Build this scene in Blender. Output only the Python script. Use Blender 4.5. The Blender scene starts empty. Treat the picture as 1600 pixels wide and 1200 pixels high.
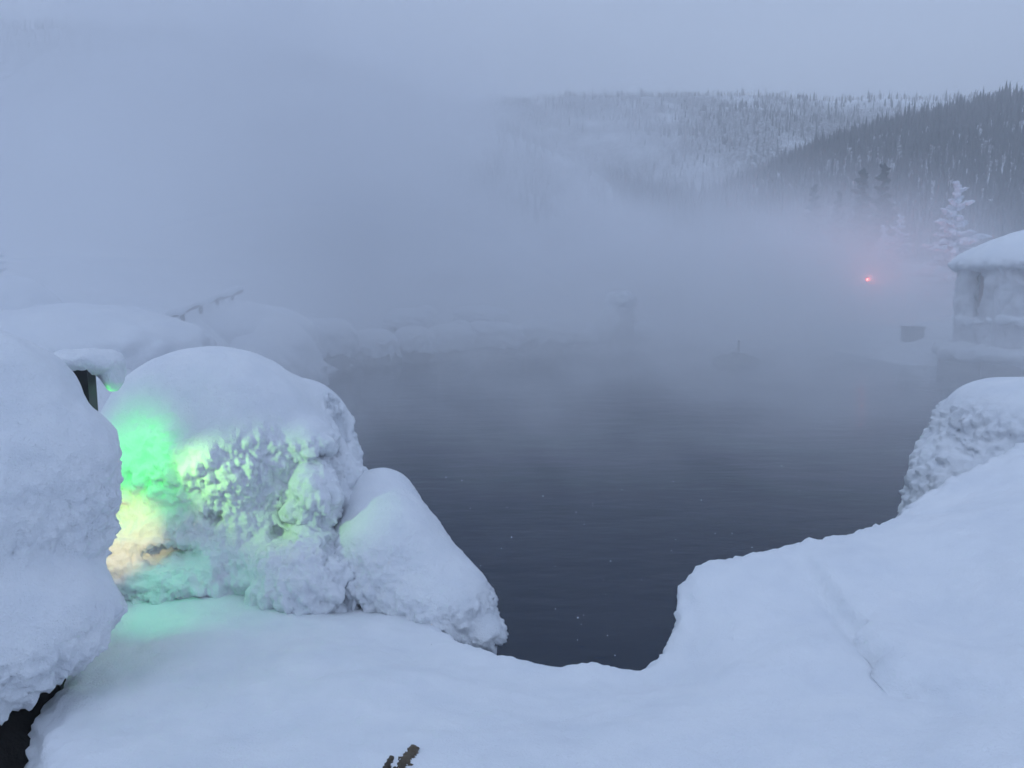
import bpy, math, random
import numpy as np
from mathutils import Vector, Matrix

random.seed(7)
rng = np.random.default_rng(11)
sc = bpy.context.scene
R = math.radians

# ------------------------------------------------------------------ camera
CAM = np.array((0.0, 0.0, 2.6))
PITCH = R(7.5)
FPX = 1208.0                                   # focal length in pixels of the 1600 px wide photograph
cd = bpy.data.cameras.new('camera')
cam = bpy.data.objects.new('camera', cd)
sc.collection.objects.link(cam)
cam.location = CAM
cam.rotation_euler = (R(90) - PITCH, 0, 0)
cd.sensor_width = 36.0
cd.lens = 36.0 * FPX / 1600.0
cd.clip_start = 0.05
cd.clip_end = 6000
sc.camera = cam

# ------------------------------------------------------------------ sky, sun, exposure
SUN_EL, SUN_AZ = R(8), R(60)
world = bpy.data.worlds.new('World')
sc.world = world
world.use_nodes = True
nt = world.node_tree
nt.nodes.clear()
w_out = nt.nodes.new('ShaderNodeOutputWorld')
sky = nt.nodes.new('ShaderNodeTexSky')
sky.sky_type = 'NISHITA'
sky.sun_disc = False
sky.sun_elevation = SUN_EL
sky.sun_rotation = SUN_AZ
bg_sky = nt.nodes.new('ShaderNodeBackground')
bg_sky.inputs['Strength'].default_value = 0.05
nt.links.new(sky.outputs['Color'], bg_sky.inputs['Color'])
# the unbroken overcast deck of a winter dusk, faintly mottled
tc = nt.nodes.new('ShaderNodeTexCoord')
cn = nt.nodes.new('ShaderNodeTexNoise')
cn.inputs['Scale'].default_value = 2.2
cn.inputs['Detail'].default_value = 3.0
nt.links.new(tc.outputs['Generated'], cn.inputs['Vector'])
cr = nt.nodes.new('ShaderNodeValToRGB')
cr.color_ramp.elements[0].position = 0.3
cr.color_ramp.elements[0].color = (0.385, 0.485, 0.695, 1)
cr.color_ramp.elements[1].position = 0.7
cr.color_ramp.elements[1].color = (0.478, 0.588, 0.812, 1)
nt.links.new(cn.outputs['Fac'], cr.inputs['Fac'])
bg_deck = nt.nodes.new('ShaderNodeBackground')
bg_deck.inputs['Strength'].default_value = 1.08
nt.links.new(cr.outputs['Color'], bg_deck.inputs['Color'])
mx = nt.nodes.new('ShaderNodeMixShader')
mx.inputs['Fac'].default_value = 0.88
nt.links.new(bg_sky.outputs[0], mx.inputs[1])
nt.links.new(bg_deck.outputs[0], mx.inputs[2])
nt.links.new(mx.outputs[0], w_out.inputs['Surface'])

sl = bpy.data.lights.new('sun', 'SUN')
sl.energy = 0.5
sl.angle = R(60)
sl.color = (0.72, 0.82, 1.0)
sun = bpy.data.objects.new('sun', sl)
sc.collection.objects.link(sun)
sun.rotation_euler = (R(40), 0, R(-60))

vs = sc.view_settings
vs.view_transform = 'Standard'
vs.look = 'None'
vs.exposure = 0.10
vs.gamma = 1.0
vs.use_curve_mapping = False
cy = sc.cycles
cy.max_bounces = 10
cy.diffuse_bounces = 3
cy.glossy_bounces = 3
cy.transparent_max_bounces = 8
cy.volume_bounces = 8
cy.volume_step_rate = 1.6
cy.volume_max_steps = 256
cy.use_denoising = True
cy.use_adaptive_sampling = True
cy.adaptive_threshold = 0.05
cy.sample_clamp_indirect = 4.0

# ------------------------------------------------------------------ placing helpers
SP, CP = math.sin(PITCH), math.cos(PITCH)
def W(px, py, Y):
    """world point at distance Y ahead of the viewer along a viewing direction"""
    xc, yc = (px - 800) / FPX, -(py - 600) / FPX
    d = np.array((xc, CP + yc * SP, -SP + yc * CP))
    return CAM + d * (Y / d[1])
def G(px, py, z):
    xc, yc = (px - 800) / FPX, -(py - 600) / FPX
    d = np.array((xc, CP + yc * SP, -SP + yc * CP))
    return CAM + d * ((z - CAM[2]) / d[2])

# ------------------------------------------------------------------ numpy noise
_perm = rng.permutation(256)
_perm = np.concatenate([_perm, _perm, _perm]).astype(np.int64)
_grad = rng.normal(size=(256, 3))
_grad /= np.linalg.norm(_grad, axis=1)[:, None]
def pnoise(P, scale=1.0, seed=0):
    Q = np.asarray(P, dtype=np.float64) * scale + seed * 17.31
    I = np.floor(Q).astype(np.int64)
    F = Q - I
    U = F * F * F * (F * (F * 6 - 15) + 10)
    I &= 255
    out = 0.0
    for dx in (0, 1):
        for dy in (0, 1):
            for dz in (0, 1):
                h = _perm[_perm[_perm[(I[:, 0] + dx) & 255] + ((I[:, 1] + dy) & 255)] + ((I[:, 2] + dz) & 255)]
                g = _grad[h]
                v = g[:, 0] * (F[:, 0] - dx) + g[:, 1] * (F[:, 1] - dy) + g[:, 2] * (F[:, 2] - dz)
                w = (U[:, 0] if dx else 1 - U[:, 0]) * (U[:, 1] if dy else 1 - U[:, 1]) * (U[:, 2] if dz else 1 - U[:, 2])
                out = out + v * w
    return out * 1.6
def fbm(P, scale, oct=3, seed=0):
    s, a = 0.0, 1.0
    for k in range(oct):
        s = s + a * pnoise(P, scale * 2.03 ** k, seed + k)
        a *= 0.5
    return s
def billow(P, scale, oct=2, seed=0):
    """puffy lumps with sharp creases, like rime frost"""
    s, a = 0.0, 1.0
    for k in range(oct):
        s = s + a * (np.abs(pnoise(P, scale * 2.1 ** k, seed + k)) * 1.7 - 0.4)
        a *= 0.5
    return s
def sstep(a, b, x):
    t = np.clip((x - a) / (b - a), 0, 1)
    return t * t * (3 - 2 * t)

# ------------------------------------------------------------------ solid shapes as distance fields, meshed
def ell(P, c, r, rz=0.0, p=2.0, ry=0.0):
    D = P - np.asarray(c)
    if rz:
        c_, s_ = math.cos(rz), math.sin(rz)
        D = np.stack([D[:, 0] * c_ + D[:, 1] * s_, -D[:, 0] * s_ + D[:, 1] * c_, D[:, 2]], 1)
    if ry:
        c_, s_ = math.cos(ry), math.sin(ry)
        D = np.stack([D[:, 0] * c_ - D[:, 2] * s_, D[:, 1], D[:, 0] * s_ + D[:, 2] * c_], 1)
    r = np.asarray(r, float)
    A = np.abs(D / r)
    if p == 2.0:
        k0 = np.sqrt((A * A).sum(1))
    else:
        k0 = (A ** p).sum(1) ** (1.0 / p)
    k1 = np.sqrt(((D / (r * r)) ** 2).sum(1)) + 1e-9
    if p != 2.0:
        return (k0 - 1) * r.min()
    return k0 * (k0 - 1) / k1
def cap(P, a, b, ra, rb):
    a, b = np.asarray(a), np.asarray(b)
    ab = b - a
    t = np.clip(((P - a) @ ab) / (ab @ ab), 0, 1)
    return np.linalg.norm(P - a - t[:, None] * ab, axis=1) - (ra + (rb - ra) * t)
def smin(a, b, k):
    h = np.clip(0.5 + 0.5 * (b - a) / k, 0, 1)
    return b + (a - b) * h - k * h * (1 - h)
def smax(a, b, k):
    return -smin(-a, -b, k)

def isomesh(f, lo, hi, h):
    lo, hi = np.asarray(lo, float), np.asarray(hi, float)
    n = np.ceil((hi - lo) / h).astype(int) + 1
    ax = [lo[i] + h * np.arange(n[i]) for i in range(3)]
    V = np.empty(n, np.float32)
    for i in range(n[0]):
        yy, zz = np.meshgrid(ax[1], ax[2], indexing='ij')
        P = np.stack([np.full(yy.size, ax[0][i]), yy.ravel(), zz.ravel()], 1)
        V[i] = f(P).reshape(n[1], n[2])
    # close the solid at the edges of the box
    V[0] = V[-1] = np.maximum(V[0], h); V[0] = np.maximum(V[0], h); V[-1] = np.maximum(V[-1], h)
    V[:, 0] = np.maximum(V[:, 0], h); V[:, -1] = np.maximum(V[:, -1], h)
    V[:, :, 0] = np.maximum(V[:, :, 0], h); V[:, :, -1] = np.maximum(V[:, :, -1], h)
    S = V < 0
    cnt = np.zeros(n - 1, np.int8)
    for dx in (0, 1):
        for dy in (0, 1):
            for dz in (0, 1):
                cnt += S[dx:n[0]-1+dx, dy:n[1]-1+dy, dz:n[2]-1+dz]
    act = (cnt > 0) & (cnt < 8)
    C = np.argwhere(act)
    idx = -np.ones(n - 1, np.int64)
    idx[act] = np.arange(len(C))
    acc = np.zeros((len(C), 3)); num = np.zeros(len(C))
    corners = [(a, b, c) for a in (0, 1) for b in (0, 1) for c in (0, 1)]
    for c0 in corners:
        for d in range(3):
            if c0[d]:
                continue
            c1 = list(c0); c1[d] = 1
            v0 = V[C[:, 0]+c0[0], C[:, 1]+c0[1], C[:, 2]+c0[2]].astype(float)
            v1 = V[C[:, 0]+c1[0], C[:, 1]+c1[1], C[:, 2]+c1[2]].astype(float)
            m = (v0 < 0) != (v1 < 0)
            t = np.where(m, v0 / np.where(m, v0 - v1, 1), 0)
            p = np.zeros((len(C), 3)) + np.array(c0, float)
            p[:, d] = t
            acc += p * m[:, None]; num += m
    verts = lo + h * (C + acc / num[:, None])
    quads = []
    for d in range(3):
        e1, e2 = (d + 1) % 3, (d + 2) % 3
        sl0 = [slice(None)] * 3; sl1 = [slice(None)] * 3
        sl0[d] = slice(0, -1); sl1[d] = slice(1, None)
        s0, s1 = S[tuple(sl0)], S[tuple(sl1)]
        for flip, m in ((False, s0 & ~s1), (True, ~s0 & s1)):
            E = np.argwhere(m)
            ok = (E[:, e1] > 0) & (E[:, e2] > 0) & (E[:, e1] < n[e1] - 1) & (E[:, e2] < n[e2] - 1)
            E = E[ok]
            q = []
            for a, b in ((-1, -1), (0, -1), (0, 0), (-1, 0)):
                K = E.copy(); K[:, e1] += a; K[:, e2] += b
                q.append(idx[K[:, 0], K[:, 1], K[:, 2]])
            q = np.stack(q, 1)
            quads.append(q[:, ::-1] if flip else q)
    return verts, np.concatenate(quads)

def grad_n(f, P, e=0.02):
    g = np.stack([f(P + np.eye(3)[i] * e) - f(P - np.eye(3)[i] * e) for i in range(3)], 1)
    return g / (np.linalg.norm(g, axis=1)[:, None] + 1e-9)

def mesh_from(name, verts, quads, smooth=True):
    me = bpy.data.meshes.new(name)
    quads = np.asarray(quads)
    nv, nf, k = len(verts), len(quads), quads.shape[1]
    me.vertices.add(nv)
    me.vertices.foreach_set('co', np.asarray(verts, np.float32).ravel())
    me.loops.add(nf * k)
    me.loops.foreach_set('vertex_index', quads.astype(np.int32).ravel())
    me.polygons.add(nf)
    me.polygons.foreach_set('loop_start', np.arange(0, nf * k, k, dtype=np.int32))
    me.update(calc_edges=True)
    me.validate()
    if smooth:
        me.polygons.foreach_set('use_smooth', np.ones(len(me.polygons), bool))
    return me

class MB:
    """collects simple shapes, then links them as one mesh object"""
    def __init__(self):
        self.v, self.f = [], []
    def add(self, v, f):
        o = len(self.v)
        self.v += [tuple(map(float, p)) for p in v]
        self.f += [tuple(i + o for i in q) for q in f]
    def box(self, c, s, rz=0.0):
        c_, s_ = math.cos(rz), math.sin(rz)
        v = []
        for z in (-1, 1):
            for x, y in ((-1, -1), (1, -1), (1, 1), (-1, 1)):
                X, Y = x * s[0] / 2, y * s[1] / 2
                v.append((c[0] + X * c_ - Y * s_, c[1] + X * s_ + Y * c_, c[2] + z * s[2] / 2))
        self.add(v, [(3, 2, 1, 0), (4, 5, 6, 7), (0, 1, 5, 4), (1, 2, 6, 5), (2, 3, 7, 6), (3, 0, 4, 7)])
    def tube(self, pts, rads, n=8):
        pts = [Vector(p) for p in pts]
        rings = []
        for i, p in enumerate(pts):
            t = (pts[min(i + 1, len(pts) - 1)] - pts[max(i - 1, 0)]).normalized()
            a = t.cross(Vector((0.13, 0.31, 1.0) if abs(t.z) < .9 else (1, 0.1, 0))).normalized()
            b = t.cross(a)
            rings.append([p + (a * math.cos(2 * math.pi * k / n) + b * math.sin(2 * math.pi * k / n)) * rads[i] for k in range(n)])
        v = [q for r in rings for q in r]
        f = []
        for i in range(len(pts) - 1):
            for k in range(n):
                f.append((i * n + k, i * n + (k + 1) % n, (i + 1) * n + (k + 1) % n, (i + 1) * n + k))
        f.append(tuple(range(n - 1, -1, -1)))
        f.append(tuple((len(pts) - 1) * n + k for k in range(n)))
        self.add(v, f)
    def build(self, name, m, parent=None, smooth=False):
        me = bpy.data.meshes.new(name)
        me.from_pydata(self.v, [], self.f)
        me.update()
        if smooth:
            me.polygons.foreach_set('use_smooth', np.ones(len(me.polygons), bool))
        return link(name, me, m, parent)

def link(name, me, m, parent=None):
    o = bpy.data.objects.new(name, me)
    sc.collection.objects.link(o)
    if m is not None and len(me.materials) == 0:
        me.materials.append(m)
    if parent is not None:
        o.parent = parent
        o.matrix_parent_inverse = parent.matrix_world.inverted() if False else Matrix.Translation(-parent.location)
    return o
def tag(o, label=None, cat=None, group=None, kind=None):
    if label: o['label'] = label
    if cat: o['category'] = cat
    if group: o['group'] = group
    if kind: o['kind'] = kind
    return o
def empty(name, loc):
    o = bpy.data.objects.new(name, None)
    sc.collection.objects.link(o)
    o.location = tuple(map(float, loc))
    o.empty_display_size = 0.2
    return o

# ------------------------------------------------------------------ materials
def newmat(name):
    m = bpy.data.materials.new(name)
    m.use_nodes = True
    t = m.node_tree
    b = t.nodes['Principled BSDF']
    return m, t, b
def noise_node(t, scale, detail=3, rough=0.55, coord=None):
    n = t.nodes.new('ShaderNodeTexNoise')
    n.inputs['Scale'].default_value = scale
    n.inputs['Detail'].default_value = detail
    n.inputs['Roughness'].default_value = rough
    if coord is not None:
        t.links.new(coord, n.inputs['Vector'])
    return n
def coords(t, kind='Object'):
    return t.nodes.new('ShaderNodeTexCoord').outputs[kind]
def ramp(t, fac, stops):
    r = t.nodes.new('ShaderNodeValToRGB')
    e = r.color_ramp.elements
    while len(e) < len(stops): e.new(0.5)
    for k, (p, c) in enumerate(stops):
        e[k].position = p
        e[k].color = (*c, 1)
    t.links.new(fac, r.inputs['Fac'])
    return r.outputs['Color']
def bump(t, b, h, strength, dist, prev=None):
    n = t.nodes.new('ShaderNodeBump')
    n.inputs['Strength'].default_value = strength
    n.inputs['Distance'].default_value = dist
    t.links.new(h, n.inputs['Height'])
    if prev is not None:
        t.links.new(prev, n.inputs['Normal'])
    t.links.new(n.outputs['Normal'], b.inputs['Normal'])
    return n.outputs['Normal']

def mat_snow(name='snow', c0=(.75, .785, .835), c1=(.83, .855, .885), fine=120.0, coarse=14.0, d_f=0.004, d_c=0.012):
    m, t, b = newmat(name)
    co = coords(t)
    n1 = noise_node(t, coarse * 0.25, 4, .6, co)
    t.links.new(ramp(t, n1.outputs['Fac'], [(.3, c0), (.7, c1)]), b.inputs['Base Color'])
    b.inputs['Roughness'].default_value = 0.85
    b.inputs['Specular IOR Level'].default_value = 0.2
    n2 = noise_node(t, coarse, 3, .6, co)
    n3 = noise_node(t, fine, 2, .6, co)
    p = bump(t, b, n2.outputs['Fac'], 0.55, d_c)
    bump(t, b, n3.outputs['Fac'], 0.9, d_f, p)
    return m
def mat_rock(name='rock', c0=(.015, .013, .013), c1=(.055, .048, .045)):
    m, t, b = newmat(name)
    co = coords(t)
    n1 = noise_node(t, 6, 5, .6, co)
    t.links.new(ramp(t, n1.outputs['Fac'], [(.3, c0), (.7, c1)]), b.inputs['Base Color'])
    b.inputs['Roughness'].default_value = 0.8
    bump(t, b, n1.outputs['Fac'], 0.8, 0.03)
    return m
def mat_plain(name, c0, c1, rough=.7, scale=5.0, stretch=(1, 1, 1), bd=0.005):
    m, t, b = newmat(name)
    mp = t.nodes.new('ShaderNodeMapping')
    mp.inputs['Scale'].default_value = stretch
    t.links.new(coords(t), mp.inputs['Vector'])
    n1 = noise_node(t, scale, 4, .6, mp.outputs['Vector'])
    t.links.new(ramp(t, n1.outputs['Fac'], [(.3, c0), (.7, c1)]), b.inputs['Base Color'])
    b.inputs['Roughness'].default_value = rough
    bump(t, b, n1.outputs['Fac'], 0.5, bd)
    return m
def mat_emit(name, col, s):
    m, t, b = newmat(name)
    b.inputs['Base Color'].default_value = (*col, 1)
    b.inputs['Emission Color'].default_value = (*col, 1)
    b.inputs['Emission Strength'].default_value = s
    return m

M = {}
M['snow'] = mat_snow('snow')
M['rime'] = mat_snow('rime_snow', coarse=22, d_f=.006, d_c=.018)
M['far_snow'] = mat_snow('far_snow', fine=6, coarse=1.5, d_f=.05, d_c=.15)
def mat_ground():
    m = mat_snow('ground_snow', fine=6, coarse=1.5, d_f=.05, d_c=.15)
    t = m.node_tree; b = t.nodes['Principled BSDF']; L = t.links
    base = b.inputs['Base Color'].links[0].from_socket
    co = coords(t)
    mp = t.nodes.new('ShaderNodeMapping'); mp.inputs['Scale'].default_value = (1, 1, .35); L.new(co, mp.inputs['Vector'])
    n1 = noise_node(t, .55, 3, .7, mp.outputs['Vector']); n2 = noise_node(t, .022, 4, .6, co)
    sp = t.nodes.new('ShaderNodeSeparateXYZ'); L.new(co, sp.inputs[0])
    hr = t.nodes.new('ShaderNodeMapRange'); hr.inputs[1].default_value = 5; hr.inputs[2].default_value = 16; L.new(sp.outputs[2], hr.inputs[0])
    def mul(a, b_):
        n = t.nodes.new('ShaderNodeMath'); n.operation = 'MULTIPLY'; L.new(a, n.inputs[0]); L.new(b_, n.inputs[1]); return n.outputs[0]
    k1 = ramp(t, n1.outputs['Fac'], [(.36, (.35,) * 3), (.56, (1,) * 3)])
    k2 = ramp(t, n2.outputs['Fac'], [(.34, (.25,) * 3), (.52, (1,) * 3)])
    mixn = t.nodes.new('ShaderNodeMix'); mixn.data_type = 'RGBA'
    dv = t.nodes.new('ShaderNodeVectorMath'); dv.operation = 'DISTANCE'; L.new(co, dv.inputs[0]); dv.inputs[1].default_value = (268, 575, 112)
    cl = t.nodes.new('ShaderNodeMapRange'); cl.interpolation_type = 'SMOOTHSTEP'; cl.inputs[1].default_value = 25; cl.inputs[2].default_value = 85; L.new(dv.outputs['Value'], cl.inputs[0])
    L.new(mul(mul(mul(k1, k2), hr.outputs[0]), cl.outputs[0]), mixn.inputs[0]); L.new(base, mixn.inputs[6]); mixn.inputs[7].default_value = (.075, .07, .08, 1)
    L.new(mixn.outputs[2], b.inputs['Base Color'])
    return m
M['ground'] = mat_ground()
M['rock'] = mat_rock()
M['wet_rock'] = mat_rock('black_rock', (.004, .0035, .003), (.014, .012, .011))
M['dry_rock'] = mat_rock('lichen_rock', (.02, .016, .012), (.16, .125, .085))
M['black'] = mat_plain('black_metal', (.006, .006, .007), (.016, .016, .018), .5, 12, bd=.001)
M['wood'] = mat_plain('dark_wood', (.05, .035, .028), (.11, .075, .055), .8, 6, (1, 1, 8))
M['redwood'] = mat_plain('red_wood', (.16, .06, .045), (.26, .11, .08), .8, 5, (1, 1, 6))
M['frost_wood'] = mat_plain('frosted_wood', (.42, .40, .42), (.74, .76, .80), .85, 2.2, (1, 1, .5), .02)
M['glass'] = mat_plain('dark_glass', (.02, .022, .03), (.035, .038, .045), .15, 3)
M['bark'] = mat_plain('bark', (.05, .04, .035), (.09, .075, .065), .9, 12, (1, 1, .3))
M['needle'] = mat_plain('needles', (.02, .03, .028), (.045, .06, .055), .9, 3)
M['frost_tree'] = mat_plain('frosted_needles', (.50, .53, .58), (.82, .85, .90), .9, 3.5)
M['forest'] = mat_plain('forest', (.03, .034, .04), (.07, .072, .08), .9, .05)
M['twig'] = mat_plain('bare_twigs', (.055, .05, .055), (.10, .09, .095), .9, .05)

def mat_water():
    m, t, b = newmat('pool_water')
    b.inputs['Base Color'].default_value = (.008, .019, .040, 1)
    b.inputs['Roughness'].default_value = .07
    b.inputs['IOR'].default_value = 1.33
    mp = t.nodes.new('ShaderNodeMapping')
    mp.inputs['Scale'].default_value = (.55, 1.25, 1)
    mp.inputs['Rotation'].default_value = (0, 0, R(-8))
    t.links.new(coords(t), mp.inputs['Vector'])
    n1 = noise_node(t, 1.3, 3, .55, mp.outputs['Vector'])
    n2 = noise_node(t, 6.0, 3, .6, mp.outputs['Vector'])
    p = bump(t, b, n1.outputs['Fac'], .4, .05)
    bump(t, b, n2.outputs['Fac'], .3, .010, p)
    return m
M['water'] = mat_water()

# ------------------------------------------------------------------ the lie of the land
POOL = np.array([(-2.6, 4.9), (-0.9, 4.2), (-.1, 3.3), (.65, 3.3), (1.0, 3.75), (2.3, 4.2), (3.3, 5.4), (4.6, 7.5), (8, 11), (12.5, 15), (19, 18), (20, 21),
                 (12.4, 24.5), (12.5, 33), (10, 37), (5, 34.5), (3, 31), (-1, 29.5), (-4, 27), (-5.6, 24.5), (-6.3, 20), (-5.2, 14), (-4.4, 9)], float)
def poly_sd(P, poly):
    x, y = P[:, 0], P[:, 1]
    d = np.full(len(x), 1e9); inside = np.zeros(len(x), bool)
    n = len(poly)
    for i in range(n):
        a, b = poly[i], poly[(i + 1) % n]
        e = b - a
        wx, wy = x - a[0], y - a[1]
        t = np.clip((wx * e[0] + wy * e[1]) / (e @ e), 0, 1)
        d = np.minimum(d, (wx - e[0] * t) ** 2 + (wy - e[1] * t) ** 2)
        c = ((a[1] > y) != (b[1] > y)) & (x < (b[0] - a[0]) * (y - a[1]) / (b[1] - a[1] + 1e-12) + a[0])
        inside ^= c
    d = np.sqrt(d)
    return np.where(inside, -d, d)

def hill_h(X, Y):
    """valley sides: a long far ridge, a nearer wooded spur coming in from the right, a hill on the left"""
    P = np.stack([X, Y, np.zeros_like(X)], 1)
    r = np.hypot(X, Y)
    nz = fbm(P, 1 / 160.0, 4, 3)
    th = np.arctan2(X, Y)                                   # bearing
    # far ridge, running across at about 640 m
    top = 139 + 2.5 * np.sin(X / 70.0) + 3 * fbm(P, 1 / 90.0, 2, 8)
    far = top * sstep(250, 640, Y + .05 * X + 22 * nz)
    # nearer spur coming in from the right
    spur = 97 * (1 - np.exp(-np.clip(X - 38 + 10 * nz, 0, None) / 110.0)) * sstep(110, 345, Y + 12 * nz)
    # hill on the left
    left = np.interp(X, [-600, -400, -252, -142, -94, -47, 0, 60, 150], [88, 114, 123, 119, 106, 90, 70, 44, 8]) * sstep(150, 400, Y) + 4 * nz * sstep(150, 300, Y)
    h = np.maximum(np.maximum(far, spur), left)
    return np.clip(h, 0, None)

def ground_h(X, Y):
    P2 = np.stack([X, Y], 1)
    d = poly_sd(P2, POOL)
    P = np.stack([X, Y, np.zeros_like(X)], 1)
    bank = -0.9 + 0.9 * sstep(-1.6, -.15, d) + .75 * sstep(-.15, 1.6, d) + 1.1 * sstep(2.5, 14, d)
    lump = (.35 * fbm(P, .35, 3, 5) + .25 * np.abs(pnoise(P, .8, 9))) * sstep(.2, 3, d) * sstep(7, 12, np.hypot(X, Y))
    near = sstep(7.5, 3.0, np.hypot(X, Y - 1.0))           # under the ledge the ground stays low
    bank = bank * (1 - near) + np.minimum(bank, .25) * near
    leftup = (1.15 * sstep(-3.5, -9, X) * sstep(7, 13, Y) + .5 * sstep(-8, -14, X) * sstep(10, 16, Y)) * sstep(70, 30, Y)
    return bank + lump + leftup + hill_h(X, Y)

def build_ground():
    n = 420
    u = np.linspace(-1, 1, n)
    ax = 1500 * np.sign(u) * (0.012 * np.abs(u) + 0.988 * np.abs(u) ** 2.7)
    gx, gy = np.meshgrid(ax, ax + 12.0, indexing='ij')
    X, Y = gx.ravel(), gy.ravel()
    V = np.stack([X, Y, ground_h(X, Y)], 1)
    i = np.arange(n * n).reshape(n, n)
    Q = np.stack([i[:-1, :-1].ravel(), i[1:, :-1].ravel(), i[1:, 1:].ravel(), i[:-1, 1:].ravel()], 1)
    o = link('ground', mesh_from('ground', V, Q), M['ground'])
    tag(o, 'snow covered ground and hillsides around the pool', kind='structure')
build_ground()

def build_water():
    n = 40
    ax = np.linspace(-9, 15, n); ay = np.linspace(2.6, 39, n)
    gx, gy = np.meshgrid(ax, ay, indexing='ij')
    V = np.stack([gx.ravel(), gy.ravel(), np.zeros(n * n)], 1)
    i = np.arange(n * n).reshape(n, n)
    Q = np.stack([i[:-1, :-1].ravel(), i[1:, :-1].ravel(), i[1:, 1:].ravel(), i[:-1, 1:].ravel()], 1)
    o = link('water', mesh_from('water', V, Q), M['water'])
    tag(o, 'dark rippled water of the steaming hot spring pool', kind='structure')
build_water()

# ------------------------------------------------------------------ near snow: the ledge and the right hand mound
CTRL = [W(*a) for a in [
    (150, 1200, 2.35), (420, 1200, 2.38), (640, 1200, 2.36), (900, 1200, 2.36), (1200, 1200, 2.28), (1600, 1200, 2.0),
    (200, 1050, 3.2), (330, 1090, 2.9), (560, 1080, 2.95), (800, 1130, 2.66), (1100, 1100, 2.75),
    (180, 935, 4.05), (320, 925, 4.1), (450, 955, 3.95), (560, 985, 3.72), (680, 1000, 3.65), (780, 1026, 3.45),
    (870, 1050, 3.33), (940, 1050, 3.33), (1005, 1056, 3.3), (1040, 1030, 3.38), (1068, 985, 3.5), (1096, 912, 3.72), (1160, 885, 3.8), (1240, 862, 3.88),
    (1330, 842, 3.95), (1410, 826, 4.0), (1480, 790, 4.2), (1540, 745, 4.3), (1600, 715, 4.35),
    (1230, 1058, 2.86), (1170, 985, 3.3), (1290, 925, 3.5), (1345, 985, 3.14), (1400, 1080, 2.66), (1500, 970, 3.08), (1600, 900, 3.1), (1480, 850, 3.6), (1430, 920, 3.4)]]
CTRL += [np.array(p) for p in [(-1.2, .8, .95), (0, .6, 1.0), (1.4, .6, 1.2), (3.2, .6, 1.6), (3.4, 2.4, 1.6), (3.3, 4.0, 1.62), (0, -2, 1.0), (3, -2, 1.4), (-3, -2, 1.0), (-2.8, 4.6, .8), (-3, 2, .9), (-1.6, 4.9, .78), (-.6, 4.5, .72)]]
CTRL = np.array(CTRL)
def tps_fit(C, lam=1e-3):
    n = len(C)
    d = np.linalg.norm(C[:, None, :2] - C[None, :, :2], axis=2)
    K = np.where(d > 0, d * d * np.log(d + 1e-12), 0) + lam * np.eye(n)
    Pm = np.concatenate([np.ones((n, 1)), C[:, :2]], 1)
    A = np.block([[K, Pm], [Pm.T, np.zeros((3, 3))]])
    return np.linalg.solve(A, np.concatenate([C[:, 2], np.zeros(3)]))
TW = tps_fit(CTRL)
def ledge_h(X, Y):
    out = TW[-3] + TW[-2] * X + TW[-1] * Y
    for w, c in zip(TW[:-3], CTRL):
        d2 = (X - c[0]) ** 2 + (Y - c[1]) ** 2
        out = out + w * 0.5 * d2 * np.log(d2 + 1e-12)
    return np.clip(out, .6, 2.3)
FOOT = np.array([(-1.47, 2.3), (-1.84, 2.9), (-2.08, 3.5), (-2.3, 4.3), (-1.9, 4.75), (-1.0, 4.55), (-.35, 3.95), (-.02, 3.56), (.2, 3.43), (.40, 3.46), (.60, 3.42),
                 (.70, 3.5), (.80, 3.66), (.92, 3.86), (1.2, 3.95), (1.5, 4.03), (2.0, 4.14), (2.4, 4.4), (3.0, 4.6), (3.9, 4.8), (4.4, 2), (4.4, -2.5), (-3.4, -2.5), (-3.4, 1.0), (-1.7, 1.2), (-1.3, 1.7)])
_hx = np.linspace(-3.6, 4.6, 206); _hy = np.linspace(-2.7, 5.0, 194)
_hg = ledge_h(*[a.ravel() for a in np.meshgrid(_hx, _hy, indexing='ij')]).reshape(206, 194)
_cx, _cy = np.meshgrid(_hx, _hy, indexing='ij')
_cl = [W(1290, 905, 3.52), W(1335, 960, 3.22), W(1368, 1020, 2.92), W(1400, 1068, 2.7), W(1450, 1080, 2.62)]
_cd = np.full(_cx.shape, 9.0); _cs = np.ones(_cx.shape)
for _a, _b in zip(_cl[:-1], _cl[1:]):
    _e = (_b - _a)[:2]; _t = np.clip(((_cx - _a[0]) * _e[0] + (_cy - _a[1]) * _e[1]) / (_e @ _e), 0, 1)
    _d = np.hypot(_cx - _a[0] - _t * _e[0], _cy - _a[1] - _t * _e[1]); _k = _d < _cd
    _cd = np.where(_k, _d, _cd); _cs = np.where(_k, np.sign(_e[0] * (_cy - _a[1]) - _e[1] * (_cx - _a[0])), _cs)
_hg = _hg + np.where(_cs > 0, .075 * np.exp(-(_cd / .32) ** 2), -.02 * np.exp(-(_cd / .25) ** 2)) - .03 * np.exp(-(_cd / .06) ** 2)
_fg = poly_sd(np.stack([a.ravel() for a in np.meshgrid(_hx, _hy, indexing='ij')], 1), FOOT).reshape(206, 194)
def bil(g, X, Y):
    fx = np.clip((X - _hx[0]) / (_hx[1] - _hx[0]), 0, 204.999); fy = np.clip((Y - _hy[0]) / (_hy[1] - _hy[0]), 0, 192.999)
    i, j = fx.astype(int), fy.astype(int); a, b = fx - i, fy - j
    return g[i, j] * (1 - a) * (1 - b) + g[i + 1, j] * a * (1 - b) + g[i, j + 1] * (1 - a) * b + g[i + 1, j + 1] * a * b
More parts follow.
